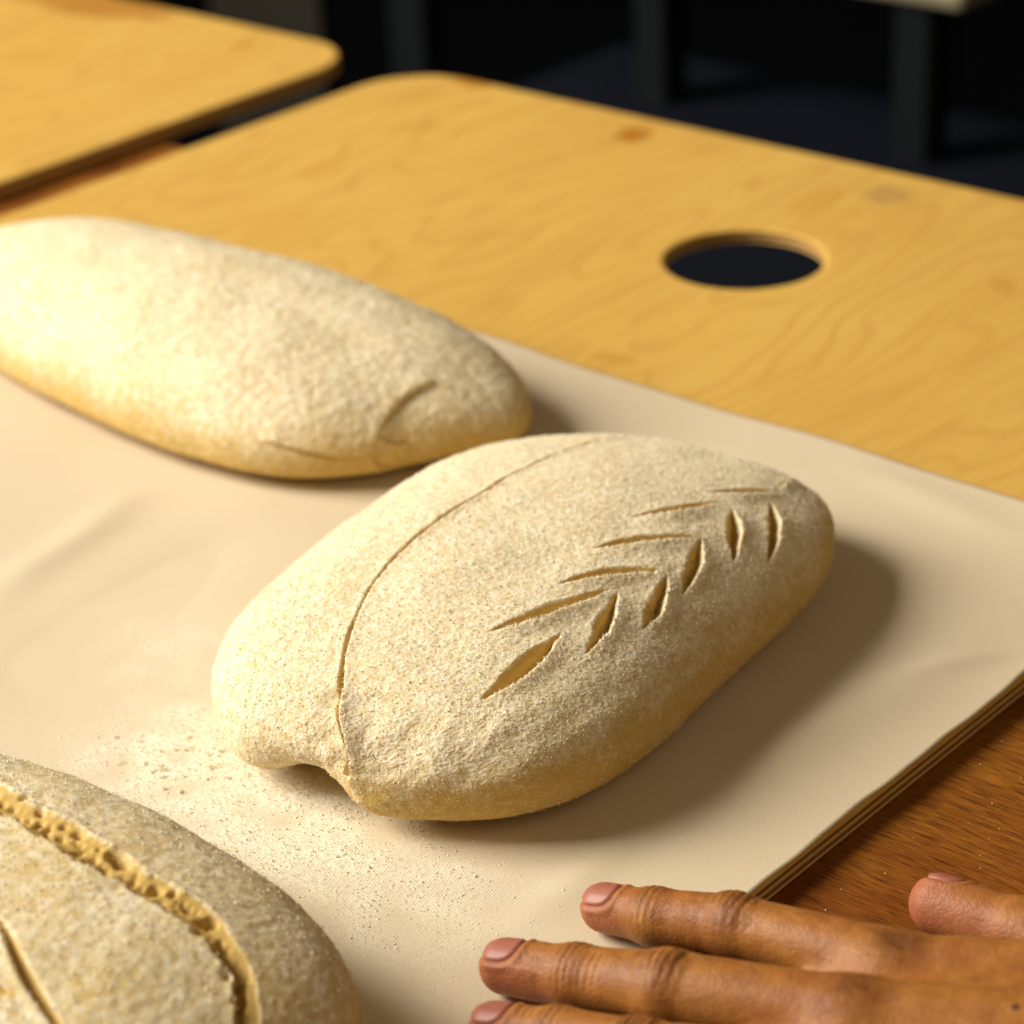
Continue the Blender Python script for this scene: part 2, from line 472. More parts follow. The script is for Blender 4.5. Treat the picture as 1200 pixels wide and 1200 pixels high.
def grid_faces(nu, nv):
    i = np.arange(nu * nv).reshape(nu, nv); j = np.roll(i, -1, axis=1)
    return np.stack([i[:-1], j[:-1], j[1:], i[1:]], -1).reshape(-1, 4)

def grid_normals(P):
    du = np.gradient(P, axis=0)
    dv = np.roll(P, -1, axis=1) - np.roll(P, 1, axis=1)
    n = np.cross(du, dv); L = np.linalg.norm(n, axis=-1, keepdims=True)
    n = n / np.maximum(L, 1e-12)
    c = P.mean((0, 1))
    if ((P - c) * n).sum() < 0: n = -n
    n[0] = n[1].mean(0); n[-1] = n[-2].mean(0)
    return n / np.maximum(np.linalg.norm(n, axis=-1, keepdims=True), 1e-9)

def picker(P, N):
    """find the point of a surface seen at a photo pixel"""
    V = P.reshape(-1, 3); Nn = N.reshape(-1, 3)
    vis = ((CPOS - V) * Nn).sum(1) > 0
    Vv = V[vis]; px = project(Vv)
    def pick(x, y):
        return Vv[np.argmin((px[:, 0] - x) ** 2 + (px[:, 1] - y) ** 2)]
    return pick

def spline(pts, step=0.0006):
    pts = np.array(pts, float)
    if len(pts) == 2: pts = np.array([pts[0], pts.mean(0), pts[1]])
    ext = np.vstack([2 * pts[0] - pts[1], pts, 2 * pts[-1] - pts[-2]])
    out = []
    for i in range(1, len(ext) - 2):
        p0, p1, p2, p3 = ext[i - 1:i + 3]
        n = max(2, int(np.linalg.norm(p2 - p1) / step))
        t = np.linspace(0, 1, n, endpoint=False)[:, None]
        out.append(0.5 * ((2 * p1) + (-p0 + p2) * t + (2 * p0 - 5 * p1 + 4 * p2 - p3) * t ** 2 + (-p0 + 3 * p1 - 3 * p2 + p3) * t ** 3))
    out.append(ext[-2][None])
    return np.vstack(out)

def curve_coords(V, Nn, line, reach):
    """indices near the line, with parameter 0..1, signed side (positive = image side right/below) and end distance"""
    lo = line.min(0) - reach; hi = line.max(0) + reach
    ids = np.where(((V > lo) & (V < hi)).all(1))[0]
    if len(ids) == 0: return ids, None, None
    best = np.full(len(ids), 1e9); arg = np.zeros(len(ids), int)
    for k in range(len(line)):
        d = ((V[ids] - line[k]) ** 2).sum(1)
        m = d < best; best[m] = d[m]; arg[m] = k
    tan = np.gradient(line, axis=0); tan /= np.linalg.norm(tan, axis=1)[:, None]
    d = V[ids] - line[arg]
    side = np.cross(tan[arg], Nn[ids])
    sd = (d * side).sum(1)
    al = (d * tan[arg]).sum(1)
    keep = best < reach ** 2
    # beyond the ends the along part counts
    sd = np.sign(sd) * np.sqrt(sd ** 2 + np.where((arg == 0) | (arg == len(line) - 1), al ** 2, 0))
    return ids[keep], arg[keep] / (len(line) - 1.0), sd[keep]

def make_loaf(label, P, relief, flour_fn, cuts, seed, dents=(), ridges=False, coarse=False, grains=0, grain_size=(.00018, .0004)):
    nu, nv = P.shape[:2]
    # big soft unevenness first
    N = grid_normals(P)
    V = P.reshape(-1, 3); Nn = N.reshape(-1, 3)
    zf = smooth(V[:, 2], 0.0, 0.012)
    V = V + Nn * (0.0012 * noise(V, 22, seed) + 0.0009 * noise(V, 60, seed + 2))[:, None] * zf[:, None]
    P = V.reshape(nu, nv, 3); N = grid_normals(P); Nn = N.reshape(-1, 3)
    pick = picker(P, N)
    V0 = P.reshape(-1, 3).copy()
    D = np.zeros(len(V0)); cut = np.zeros(len(V0)); keepflour = np.ones(len(V0))
    for c in cuts:
        line = spline([pick(*q) for q in c['px']])
        line = spline(line[::max(1, len(line) // 24)])
        W = c['w']; reach = W + 0.011
        ids, tau, sd = curve_coords(V0, Nn, line, reach)
        if len(ids) == 0: continue
        env = np.sin(np.pi * np.clip(tau, 0, 1)) ** c.get('p', 0.75)
        if 'env' in c: env = np.interp(tau, *c['env'])
        jag = 1 + c.get('jag', 0.12) * (min(1, .0012 / W) * noise(V0[ids], 700, seed + 5) + 1.6 * noise(V0[ids], 150, seed + 6))
        wl = np.maximum(W * env * jag, 2e-5)
        x = sd * c.get('side', 1) / wl
        depth = c['d'] * env
        ins = (x > -1) & (x < 1)
        prof = np.where(x < c.get('k', .55), np.clip((x + 1) / (1 + c.get('k', .55)), 0, 1) ** c.get('q', 0.65), np.clip((1 - x) / (1 - c.get('k', .55)), 0, 1) ** 0.5)
        d = np.where(ins, -depth * prof, 0)
        if c.get('crumb'):
            cr = noise(V0[ids], 650, 11) + 0.6 * noise(V0[ids], 1400, 12)
            d = d + np.where(ins, -c['crumb'] * smooth(cr, 0.05, 0.45) * np.clip(prof * 1.3, 0, 1) * env, 0)
        out = np.abs(sd) - wl
        lip = c.get('lip', 0.0) * env
        d = d + np.where(x >= 1, lip * np.exp(-(out / c.get('lw', .0016)) ** 2), 0)
        d = d + np.where(x <= -1, c.get('lip2', .25) * lip * np.exp(-(out / .0016) ** 2), 0)
        if c.get('step'):
            st = c['step'] * np.interp(tau, [0, .1, .9, 1], [0, 1, 1, 0])
            d = d + np.where(sd * c.get('side', 1) > 0, .6 * st * np.exp(-(sd / .0058) ** 2), -1.2 * st * np.exp(-(sd / .0048) ** 2))
        D[ids] += d
        cm = np.where(ins, smooth(1 - np.abs(x), 0.0, .22), 0) * smooth(depth, c['d'] * .04, c['d'] * .3)
        cut[ids] = np.maximum(cut[ids], cm * c.get('bare', 1))
    # floury crust relief
    gr = relief * (1.1 * noise(V0, 290, seed + 7) + 0.9 * noise(V0, 620, seed + 8)) if coarse else relief * (0.55 * noise(V0, 380, seed + 7) + 0.9 * noise(V0, 850, seed + 8) + 0.8 * noise(V0, 1500, seed + 10) + 0.55 * noise(V0, 170, seed + 9))
    fl = flour_fn(V0, Nn)
    if ridges:     # stretch folds along the near side
        mk = smooth(V0[:, 2], .004, .012) * (1 - smooth(V0[:, 2], .026, .036)) * (1 - smooth(V0[:, 1], .392, .402)) * (1 - .75 * smooth(V0[:, 0], .39, .47))
        D += .0010 * mk * fbm(V0 * [.15, .9, 1.1], 130, 2, 41)
    D += gr * (1 - .85 * cut) * (0.25 + .75 * fl.clip(0, 1)) * zf
    V1 = V0 + Nn * D[:, None]
    for c in cuts:     # open bubbles of the crumb
        if c.get('bubbles'):
            line = spline([pick(*q) for q in c['px']]); tg = np.gradient(line, axis=0)
            for b in range(c['bubbles']):
                k = _rng.randint(int(len(line) * .12), int(len(line) * .9))
                nn = Nn[np.argmin(((V0[::7] - line[k]) ** 2).sum(1)) * 7]
                t_ = tg[k] / np.linalg.norm(tg[k]); sv = np.cross(t_, nn)
                r = _rng.uniform(*c['br']) * (1 if _rng.uniform() < .75 else 1.6)
                lo_, hi_ = c.get('bo', (-.5, .6))
                ctr = line[k] + sv * _rng.uniform(lo_, hi_) * c['w']
                dv = V0 - ctr; al = dv @ t_
                d2 = (dv ** 2).sum(1); nb = d2 < (r * 3.5) ** 2
                asp = _rng.uniform(1.0, 2.2)
                rr = np.sqrt((d2[nb] - al[nb] ** 2).clip(0) + (al[nb] / asp) ** 2) / r
                g = 1 - smooth(rr, .45, 1.15)
                V1[nb] -= Nn[nb] * (g * r * 1.7)[:, None]
        for (q, r, dep, asp) in c.get('holes', ()):
            ctr = pick(*q); line_d = pick(*[q[0] + 12, q[1] + 8]) - ctr
            line_d /= np.linalg.norm(line_d) + 1e-9
            dv = V0 - ctr; al = dv @ line_d
            rr = np.sqrt(((dv - al[:, None] * line_d) ** 2).sum(1) + (al / asp) ** 2) / r
            g = 1 - smooth(rr, .45, 1.1)
            dep = min(dep, r * 2.2)
            cut = np.maximum(cut, g)
            V1 = V1 - Nn * (g * dep)[:, None]
    for (p, rad, vec) in dents:
        g = np.exp(-((V0 - np.array(p)) ** 2).sum(1) / (2 * rad ** 2))
        V1 = V1 + g[:, None] * np.array(vec)
    V1[:, 2] = np.maximum(V1[:, 2], 0.0)
    hsh = cloth_height(V1[:, 0], V1[:, 1])
    lowm = V1[:, 2] < 0.008
    V1[:, 2] += np.where(lowm, hsh * (1 - V1[:, 2] / .008), 0) + 0.0001
    fl = fl * (1 - cut)
    root = link_mesh('bread_dough', V1, grid_faces(nu, nv), M_DOUGH, attrs={'flour': fl, 'cut': cut})
    tag(root, label, 'loaf', 'proofed bread loaves on the cloth')
    if grains:
        Pn = V1.reshape(nu, nv, 3)
        ar = np.linalg.norm(np.cross(np.gradient(Pn, axis=0), np.gradient(Pn, axis=1)), axis=-1).ravel()
        p = ar * (0.35 + fl.clip(0, 1)) * (1 - cut) * (((CPOS - V1) * Nn).sum(1) > -0.05) * (V1[:, 2] > .003)
        sel = _rng.choice(len(V1), grains, p=p / p.sum())
        size = _rng.uniform(grain_size[0], grain_size[1], grains) * _rng.uniform(.6, 1, grains)
        octa_grains(V1[sel] + _rng.normal(0, .00015, (grains, 3)), Nn[sel], size, 'flour_dusting', root)
    return root, pick

# --- loaf 1: the scored one in the middle
F1 = [0.0313, 0.0056, 0.0264, 0.0316, 0.012, -0.0089]
P1 = loaf_surface((0.4379, 0.3996), math.radians(7.97), 0.0945, 0.0670, 0.0440, 0.0165, 800, 740, ne=4.0, taper=0.0435, shear=-0.1036, four=F1)
slashes = []
def leaf(px, w, d=.0029, lip=.0011, **k):
    a, b = np.array(px[0], float), np.array(px[-1], float)
    px = [tuple(a - .10 * (b - a))] + list(px[1:-1]) + [tuple(b + .08 * (b - a))]
    slashes.append(dict(px=px, w=w * 1.08, d=d * 1.1, q=1.0, lip=lip, lw=.0030, crumb=.0007, jag=.35, p=.95, bubbles=5, br=(.0003, .0006), **k))
leaf([(582, 737), (640, 716), (710, 692)], .0019)
leaf([(664, 684), (710, 671), (770, 670)], .0018)
leaf([(703, 643), (758, 633), (822, 631)], .0018)
leaf([(743, 606), (790, 598), (841, 588)], .0017)
leaf([(832, 578), (870, 578), (905, 580)], .0015, d=.0032)
leaf([(570, 815), (609, 786), (655, 745)], .0023, d=.0038)
leaf([(689, 763), (708, 732), (721, 699)], .0019, d=.0036)
leaf([(755, 734), (770, 706), (780, 678)], .0019, d=.0036)
leaf([(801, 692), (812, 664), (820, 636)], .0019, d=.0036)
leaf([(859, 655), (859, 627), (857, 600)], .0017, d=.0036)
leaf([(899, 655), (905, 622), (897, 592)], .0016, d=.0036)
leaf([(904, 577), (915, 566)], .0003, d=.0008)
SCORE = [(752, 512), (720, 514), (687, 520), (624, 545), (562, 580), (521, 604), (469, 647), (434, 688), (412, 736), (402, 779), (399, 814), (394, 834), (402, 862), (409, 890)]
slashes.append(dict(px=SCORE, w=.00105, d=.0026, lip=.0005, lw=.0014, side=-1, k=.2, jag=.35,
    env=([0, .06, .25, .5, .66, .72, .8, 1], [.1, .45, .75, 1.0, .6, .35, .55, .9])))
slashes.append(dict(px=[(399, 806), (394, 834), (401, 862), (408, 886), (410, 906)], w=.0011, d=.0042, lip=.0009, lw=.003, step=.0016, side=-1, bare=.5, k=.1, env=([0, .3, .7, 1], [.25, .5, .9, 1.2])))

def flour1(V, N):
    # full on top, thinning to bare dough low on the near flank
    t = smooth(N[:, 2] - .45 * (N[:, 0] * .5 - N[:, 1] * .85).clip(0, 1), -.65, 0.95)
    left = smooth(N[:, 0] * -.5 + N[:, 1] * .85, -.1, .7)
    f = np.maximum(t, left * .9) * .95 - .1 + 0.35 * noise(V, 55, 21) + .5 * noise(V * [.35, 1, 1.6], 150, 22) * (1 - t)
    low = smooth(V[:, 2], 0.004, 0.022)
    return np.clip(f * (0.6 + .4 * low) + .10 + .25 * noise(V, 25, 23), 0.08, 1.0)

def ridges(V):
    return V
loaf1, pick1 = make_loaf('middle loaf scored with a wheat ear and one long curved cut', P1, .00026, flour1, slashes, 1.0,
    dents=[(at(400, 922, .003), 0.0082, (0.0200, 0.001, 0.0125)), (at(445, 930, .009), 0.0075, (-0.0032, 0.0006, 0.0)), (at(300, 880, .010), 0.010, (-0.0025, 0.0, 0.0)), ((0.540, 0.366, 0.014), 0.022, (0.0062, -0.0016, 0.0))], ridges=True,
    grains=48000, grain_size=(.00012, .00030))

# --- loaf 2: behind, left
F2 = [0.0405, -0.002, 0.0033, 0.0405, 0.0402, -0.026]
P2 = loaf_surface((0.5196, 0.6195), math.radians(86.36), 0.1335, 0.0553, 0.0440, 0.0117, 420, 300, ne=3.09, taper=-0.067, shear=0.05, four=F2)
cr2 = [dict(px=[(512, 447), (480, 462), (455, 488), (444, 510), (434, 532)], w=.0007, d=.0012, step=.0010, side=1, bare=.3, p=.6),
       dict(px=[(305, 516), (360, 530), (400, 537), (436, 532)], w=.0007, d=.0010, step=-.0008, bare=.3),
       dict(px=[(434, 532), (445, 546), (458, 552)], w=.0007, d=.0012, step=.0006, bare=.2),
       dict(px=[(446, 508), (456, 518), (482, 520)], w=.0005, d=.0010, step=.0005, bare=.2)]
def flour2(V, N):
    t = smooth(N[:, 2] - .3 * (N[:, 0] * .5 - N[:, 1] * .85).clip(0, 1), -.65, 0.9)
    f = t * .85 + .35 * noise(V, 60, 31) - .05
    return np.clip(f * (0.35 + .65 * smooth(V[:, 2] + .012 * noise(V, 70, 33), .002, .024)) + .05, .05, 1)
def flour3(V, N):
    return (flour2(V, N) * .80 + .25 * noise(V, 38, 35)).clip(.03, 1)  # flour thinned overall, putting this loaf's weaker light into its colour
loaf2, pick2 = make_loaf('uncut loaf at the left rear, creased at its right end', P2, .00036, flour2, cr2, 3.0, coarse=True, dents=[(at(612, 512, .012), 0.014, (0.002, -0.005, 0.0))], grains=6000)

# --- loaf 3: front left, split open
F3 = [-0.0364, -0.0343, -0.0747, 0.0047, -0.0256, -0.0047]
P3 = loaf_surface((0.2433, 0.3958), math.radians(-86.4), 0.1171, 0.0528, 0.0490, 0.0160, 580, 420, ne=2.7, taper=-0.03, four=F3)
band = [(-60, 895), (0, 935), (60, 968), (115, 1003), (170, 1035), (215, 1062), (250, 1092), (278, 1130), (288, 1165), (288, 1200), (282, 1240)]
holes3 = [((140, 1005), .0019, .0045, 2.2), ((182, 1038), .0012, .003, 1.5), ((203, 1044), .0010, .0025, 1.0), ((247, 1080), .0015, .004, 1.4),
          ((92, 975), .0010, .0025, 2.0), ((75, 966), .0008, .002, 1.5), ((48, 951), .0009, .002, 1.8), ((30, 935), .0009, .002, 1.8), ((48, 959), .0007, .002, 1.8),
          ((105, 990), .0007, .0016, 1.0), ((116, 992), .0007, .0016, 1.0), ((3, 936), .0009, .002, 1.6), ((258, 1108), .0010, .003, 1.0), ((70, 976), .0008, .002, 1.8),
          ((270, 1128), .0011, .004, 2.0), ((230, 1066), .0007, .0018, 1.0), ((180, 1028), .0006, .0014, 1.0), ((15, 943), .0007, .0016, 1.6),
          ((160, 1022), .0006, .0014, 1.0), ((215, 1055), .0006, .0014, 1.2), ((127, 990), .0005, .0013, 1.0), ((60, 948), .0005, .0013, 1.3), ((240, 1098), .0006, .0014, 1.0)]
sl3 = [dict(px=[(264, 1110), (279, 1138), (284, 1168), (281, 1212)], w=.0013, d=.0038, lip=.0003, k=.3, p=.5),
       dict(px=band, w=.0042, d=.0018, lip=.0003, lip2=1.0, k=.25, crumb=.0003, side=1, jag=.45, bubbles=110, br=(.00038, .0008), bo=(-.35, .8), holes=holes3,
            env=([0, .2, .45, .7, .85, 1], [1, 1, 1, .85, .55, .5])),
       dict(px=[(-10, 1065), (8, 1092), (30, 1140), (66, 1198), (90, 1240)], w=.0012, d=.0028, lip=.0006, crumb=.0002),
       dict(px=[(-30, 1158), (-5, 1161), (18, 1167)], w=.0008, d=.0015, lip=.0004)]
loaf3, pick3 = make_loaf('front left loaf split open along a bubbly yellow cut', P3, .00032, flour3, sl3, 5.0, coarse=True, grains=9000)

# ------------------------------------------------------------------ flour spilled on the cloth, crumbs on the table
def inside_loaf(x, y):
    m = np.zeros(len(x), bool)
    for c, a, w_ in (((0.4461, 0.4077), (.090, .0), .060), ((0.520, 0.629), (0, .130), .054), ((0.2465, 0.408), (0, .118), .055)):
        ax = max(a); dx = x - c[0]; dy = y - c[1]
        if a[0] == 0: dx, dy = dy, dx
        m |= (np.abs(dx / ax) ** 2.6 + np.abs(dy / w_) ** 2.4) < 1
    return m
n = 520000
x = _rng.uniform(.08, .60, n); y = _rng.uniform(.288, .78, n)
dm = dust_mask(x, y)
ax_ = np.exp(-(((x - .35) / .05) ** 2 + ((y - .37) / .09) ** 2))
prob = 0.95 * dm ** 1.3 + 0.014 * ax_ + 0.0022 * (1 + 4 * noise(np.stack([x, y, 0 * x], 1), 25, 4)).clip(0)
k = (_rng.uniform(size=n) < prob) & ~inside_loaf(x, y)
x, y = x[k], y[k]
sz = _rng.uniform(.00009, .00020, len(x)) * np.where(_rng.uniform(size=len(x)) < .10, 1.9, 1)
Pg = np.stack([x, y, cloth_height(x, y) + 0.0], 1)
Pg[:, 2] += 0.0006 * dm[k] * _rng.uniform(0, 1, len(x))
sp = octa_grains(Pg, np.tile([0, 0, 1.0], (len(x), 1)), sz, 'spilled_flour', None, .75)
n = 24
cl = at(215, 905)[:2] + _rng.normal(0, 1, (n, 2)) * [.009, .011]
cl = cl[~inside_loaf(cl[:, 0], cl[:, 1])]
Pc = np.repeat(np.stack([cl[:, 0], cl[:, 1], cloth_height(cl[:, 0], cl[:, 1])], 1), 14, 0)
Pc = Pc + _rng.normal(0, .00045, Pc.shape) * [1, 1, .5] + [0, 0, .0003]
ck = octa_grains(Pc, np.tile([0, 0, 1.0], (len(Pc), 1)), _rng.uniform(.00015, .00032, len(Pc)), 'flour_clumps', None, .5)
tag(ck, 'little clumps of flour fallen at the near left foot of the middle loaf', 'flour')
tag(sp, 'spilled white flour grains scattered on the cloth in front of the middle loaf', 'flour')
n = 420
x = _rng.uniform(.30, .70, n); y = _rng.uniform(.10, .277, n)
Pg = np.stack([x, y, np.full(n, -.0062)], 1)
cr_ = octa_grains(Pg, np.tile([0, 0, 1.0], (n, 1)), _rng.uniform(.00009, .00026, n), 'table_crumbs', None, .1)
tag(cr_, 'tiny dry dough crumbs on the dark wooden table beside the hand', 'crumbs')

# ------------------------------------------------------------------ the hand
def cone_sdf(P, a, b, ra, rb):
    a = np.asarray(a, np.float32); b = np.asarray(b, np.float32); ab = b - a
    t = np.clip(((P - a) @ ab) / (ab @ ab), 0, 1)
    return np.linalg.norm(P - a - t[:, None] * ab, axis=1) - (ra + (rb - ra) * t)

def smin(a, b, k):
    h = np.clip(0.5 + 0.5 * (b - a) / k, 0, 1)
    return b + (a - b) * h - k * h * (1 - h)

FINGERS = {   # tip centre, last joint, middle joint, knuckle: (position, radius)
    'index': [(at(709, 1064, .0072), .0058), (at(768, 1075, .0105), .0064), (at(862, 1084, .0150), .0072), (at(1045, 1137, .0192), .0088)],
    'middle': [(at(594, 1133, .0078), .0064), (at(676, 1145, .0115), .0070), (at(782, 1158, .0170), .0083), (at(1000, 1195, .0215), .0093)],
    'ring': [(at(580, 1206, .0072), .0060), (at(655, 1217, .0110), .0066), (at(750, 1236, .0155), .0077), (at(950, 1272, .0210), .0095)],
    'little': [(at(668, 1303, .0066), .0052), (at(715, 1305, .0090), .0058), (at(780, 1315, .0125), .0066), (at(930, 1345, .0170), .0085)],
}
THUMB = [(at(1101, 1060, .0030), .0072), (at(1200, 1094, .0045), .0080), (at(1340, 1140, .0080), .0105), (at(1470, 1235, .0160), .0140)]
WRIST = at(1480, 1275, .0240)
META = {'index': at(1300, 1163, .0225), 'middle': at(1310, 1228, .0255), 'ring': at(1300, 1300, .0240), 'little': at(1270, 1370, .0190)}
ARM = WRIST + (WRIST - FINGERS['middle'][3][0]) * 0.95 + np.array([0, 0, .012])

def hand_sdf(P):
    palm = None
    order = ['index', 'middle', 'ring', 'little']
    for f in order:
        m = FINGERS[f][3]
        for (a, b, ra, rb) in ((m[0] - [0, 0, .001], META[f], m[1], .0105), (META[f], WRIST, .0105, .0150)):
            d = cone_sdf(P, a, b, ra, rb)
            palm = d if palm is None else smin(palm, d, .010)
    for f, g in zip(order[:-1], order[1:]):      # flesh between the knuckles, forming the webs
        a = FINGERS[f]; b = FINGERS[g]
        wa = (a[3][0] * .62 + a[2][0] * .38 + b[3][0] * .62 + b[2][0] * .38) / 2 - [0, 0, .004]
        mb = (META[f] + META[g]) / 2 - [0, 0, .002]
        palm = smin(palm, cone_sdf(P, wa, mb, .0040, .0095), .006)
    palm = smin(palm, cone_sdf(P, META['index'] - [0, 0, .012], THUMB[3][0], .008, .013), .014)
    palm = smin(palm, cone_sdf(P, META['middle'] - [0, 0, .012], WRIST - [0, 0, .004], .010, .014), .012)
    palm = smin(palm, cone_sdf(P, WRIST, ARM, .0185, .0240), .014)
    palm = smin(palm, cone_sdf(P, WRIST + [-.012, -.010, -.002], ARM + [-.016, -.012, 0], .0150, .0200), .014)
    body = palm
    fing = None
    for f in order:
        j = FINGERS[f]
        d = cone_sdf(P, j[0][0], j[1][0], j[0][1], j[1][1])
        # slim shafts between thicker joints
        d = smin(d, cone_sdf(P, j[1][0], j[2][0], j[1][1], j[2][1] * .97), .0015)
        d = smin(d, cone_sdf(P, j[2][0], j[3][0], j[2][1] * .97, j[3][1] * .97), .002)
        for q, r in ((j[2], 1.0), (j[1], 1.0)):
            d = smin(d, np.linalg.norm(P - (q[0] + [0, 0, .0003]), axis=1) - q[1] * r + .0006, .0035)
        fing = d if fing is None else np.minimum(fing, d)
    body = smin(body, fing, .0045)
    t = cone_sdf(P, THUMB[0][0], THUMB[1][0], THUMB[0][1], THUMB[1][1] * .95)
    t = smin(t, cone_sdf(P, THUMB[1][0], THUMB[2][0], THUMB[1][1], THUMB[2][1]), .003)
    t = smin(t, cone_sdf(P, THUMB[2][0], THUMB[3][0], THUMB[2][1], THUMB[3][1]), .004)
    return smin(body, t, .006)

def sdf_grad(P, f, e=2e-4):
    g = np.stack([f(P + np.eye(3)[i] * e) - f(P - np.eye(3)[i] * e) for i in range(3)], 1)
    return g / np.maximum(np.linalg.norm(g, axis=1, keepdims=True), 1e-9)

def surface_nets(f, lo, hi, h, block=4):
    n = (np.ceil((np.array(hi) - lo) / (h * block)).astype(int) + 1)
    ax = [lo[i] + (np.arange(n[i]) + .5) * h * block for i in range(3)]
    G = np.stack(np.meshgrid(*ax, indexing='ij'), -1).reshape(-1, 3)
    coarse = f(G).reshape(n)
    act = np.abs(coarse) < h * block * 1.35
    S = np.repeat(np.repeat(np.repeat(coarse, block, 0), block, 1), block, 2).astype(np.float32)
    m = np.repeat(np.repeat(np.repeat(act, block, 0), block, 1), block, 2)
    ids = np.argwhere(m)
    vals = np.concatenate([f(lo + (c + .5) * h) for c in np.array_split(ids, max(1, len(ids) // 400000))])
    S[m] = vals
    s = S < 0
    c = np.zeros(tuple(np.array(S.shape) - 1), np.uint8)
    for dx in (0, 1):
        for dy in (0, 1):
            for dz in (0, 1):
                c += s[dx:S.shape[0] - 1 + dx, dy:S.shape[1] - 1 + dy, dz:S.shape[2] - 1 + dz]
    cells = np.argwhere((c > 0) & (c < 8))
    vid = -np.ones(c.shape, np.int64); vid[tuple(cells.T)] = np.arange(len(cells))
    acc = np.zeros((len(cells), 3)); cnt = np.zeros(len(cells))
    cor = [np.array([i, j, k]) for i in (0, 1) for j in (0, 1) for k in (0, 1)]
    for a in cor:
        for ax_i in range(3):
            if a[ax_i]: continue
            b = a.copy(); b[ax_i] = 1
            va = S[tuple((cells + a).T)]; vb = S[tuple((cells + b).T)]
            x = (va < 0) != (vb < 0)
            t = np.where(x, va / np.where(x, va - vb, 1), 0)
            acc += np.where(x[:, None], a + (b - a) * t[:, None], 0); cnt += x
    V = lo + (cells + acc / cnt[:, None] + .5) * h
    quads = []
    for ax_i in range(3):
        u, w = (ax_i + 1) % 3, (ax_i + 2) % 3
        sl0 = [slice(None)] * 3; sl1 = [slice(None)] * 3
        sl0[ax_i] = slice(0, -1); sl1[ax_i] = slice(1, None)
        ch = s[tuple(sl0)] != s[tuple(sl1)]
        e = np.argwhere(ch)
        e = e[(e[:, u] > 0) & (e[:, w] > 0) & (e[:, u] < S.shape[u] - 1) & (e[:, w] < S.shape[w] - 1)]
        du = np.zeros(3, int); du[u] = 1; dw = np.zeros(3, int); dw[w] = 1
        q = np.stack([vid[tuple((e - du - dw).T)], vid[tuple((e - dw).T)], vid[tuple(e.T)], vid[tuple((e - du).T)]], 1)
        flip = s[tuple(e.T)]
        q[~flip] = q[~flip][:, ::-1]
        quads.append(q)
    Q = np.vstack(quads); Q = Q[(Q >= 0).all(1)]
    return V, Q

def skin():
    t = NT('skin'); v = t.obj()
    ru = t.attr('ruddy'); pk = t.attr('pink')
    mott = t.ramp(t.noise(v, 170, 5, 0.7), [(.3, (0, 0, 0)), (.7, (1, 1, 1))]); mo2 = t.noise(v, 420, 3, 0.6)
    c = t.mix(mott, (0.235, 0.080, 0.012), (0.40, 0.165, 0.030))
    c = t.mix(t.ramp(t.noise(v, 75, 3, 0.6), [(.45, (0, 0, 0)), (.72, (.5,) * 3)]), c, (0.26, 0.068, 0.018))
    c = t.mix(t.math('MULTIPLY', ru, 0.75), c, (0.085, 0.022, 0.007))
    c = t.mix(t.math('MULTIPLY', pk, 0.75), c, (0.37, 0.115, 0.062))
    c = t.mix(t.ramp(mo2, [(0.55, (0, 0, 0)), (0.8, (0.35,) * 3)]), c, (0.30, 0.10, 0.045))
    c = t.mix(t.attr('mole'), c, (0.03, 0.015, 0.012))
    vo = t.n('ShaderNodeTexVoronoi', feature='DISTANCE_TO_EDGE', ins={'Vector': t.map(v, (1.0, .75, 1)), 'Scale': 1150.0, 'Randomness': 1.0}).outputs['Distance']
    vo2 = t.n('ShaderNodeTexVoronoi', feature='DISTANCE_TO_EDGE', ins={'Vector': t.map(v, (.8, 1.1, 1)), 'Scale': 520.0}).outputs['Distance']
    h = t.math('ADD', t.math('MULTIPLY', t.ramp(vo, [(0, (0, 0, 0)), (.18, (1, 1, 1))]), .5), t.math('MULTIPLY', t.ramp(vo2, [(0, (0, 0, 0)), (.2, (1, 1, 1))]), .5))
    h = t.math('ADD', h, t.math('MULTIPLY', mo2, 1.2))
    t.b.inputs['Subsurface Weight'].default_value = 0.35
    t.b.inputs['Subsurface Radius'].default_value = (1.0, 0.35, 0.15)
    t.b.inputs['Subsurface Scale'].default_value = 0.0022
    return t.set(c, t.math('ADD', t.math('MULTIPLY', mo2, 0.2), 0.40), t.bump(h, 0.38, 0.00024), 0.3)
M_SKIN = skin()
def nail_mat():
    t = NT('fingernail'); v = t.obj()
    e = t.attr('edge')
    c = t.mix(t.noise(t.map(v, (300, 60, 100)), 1.0, 3, .5), (0.29, 0.085, 0.05), (0.38, 0.14, 0.085))
    c = t.mix(e, c, (0.72, 0.47, 0.26))
    t.b.inputs['Subsurface Weight'].default_value = 0.2
    t.b.inputs['Subsurface Radius'].default_value = (1.0, 0.5, 0.35)
    t.b.inputs['Subsurface Scale'].default_value = 0.001
    return t.set(c, 0.46, t.bump(t.noise(t.map(v, (1200, 120, 400)), 1.0, 2, .5), .15, .0003), 0.4)
M_NAIL = nail_mat()

lo = np.array([.24, .045, -.016]); hi = np.array([.47, .330, .062])
HV, HQ = surface_nets(hand_sdf, lo, hi, .00055)
for _ in range(2):
    HN = sdf_grad(HV, hand_sdf)
    HV = HV - HN * hand_sdf(HV)[:, None] * .9
HN = sdf_grad(HV, hand_sdf)
up = np.array([0, 0, 1.0])

def frame(a, b, roll=0.0):
    """finger frame: along (towards tip), side, dorsal"""
    al = (b - a) / np.linalg.norm(b - a)
    do = up - al * (up @ al); do /= np.linalg.norm(do)
    sd = np.cross(al, do)
    c_, s_ = math.cos(roll), math.sin(roll)
    return al, sd * c_ - do * s_, do * c_ + sd * s_

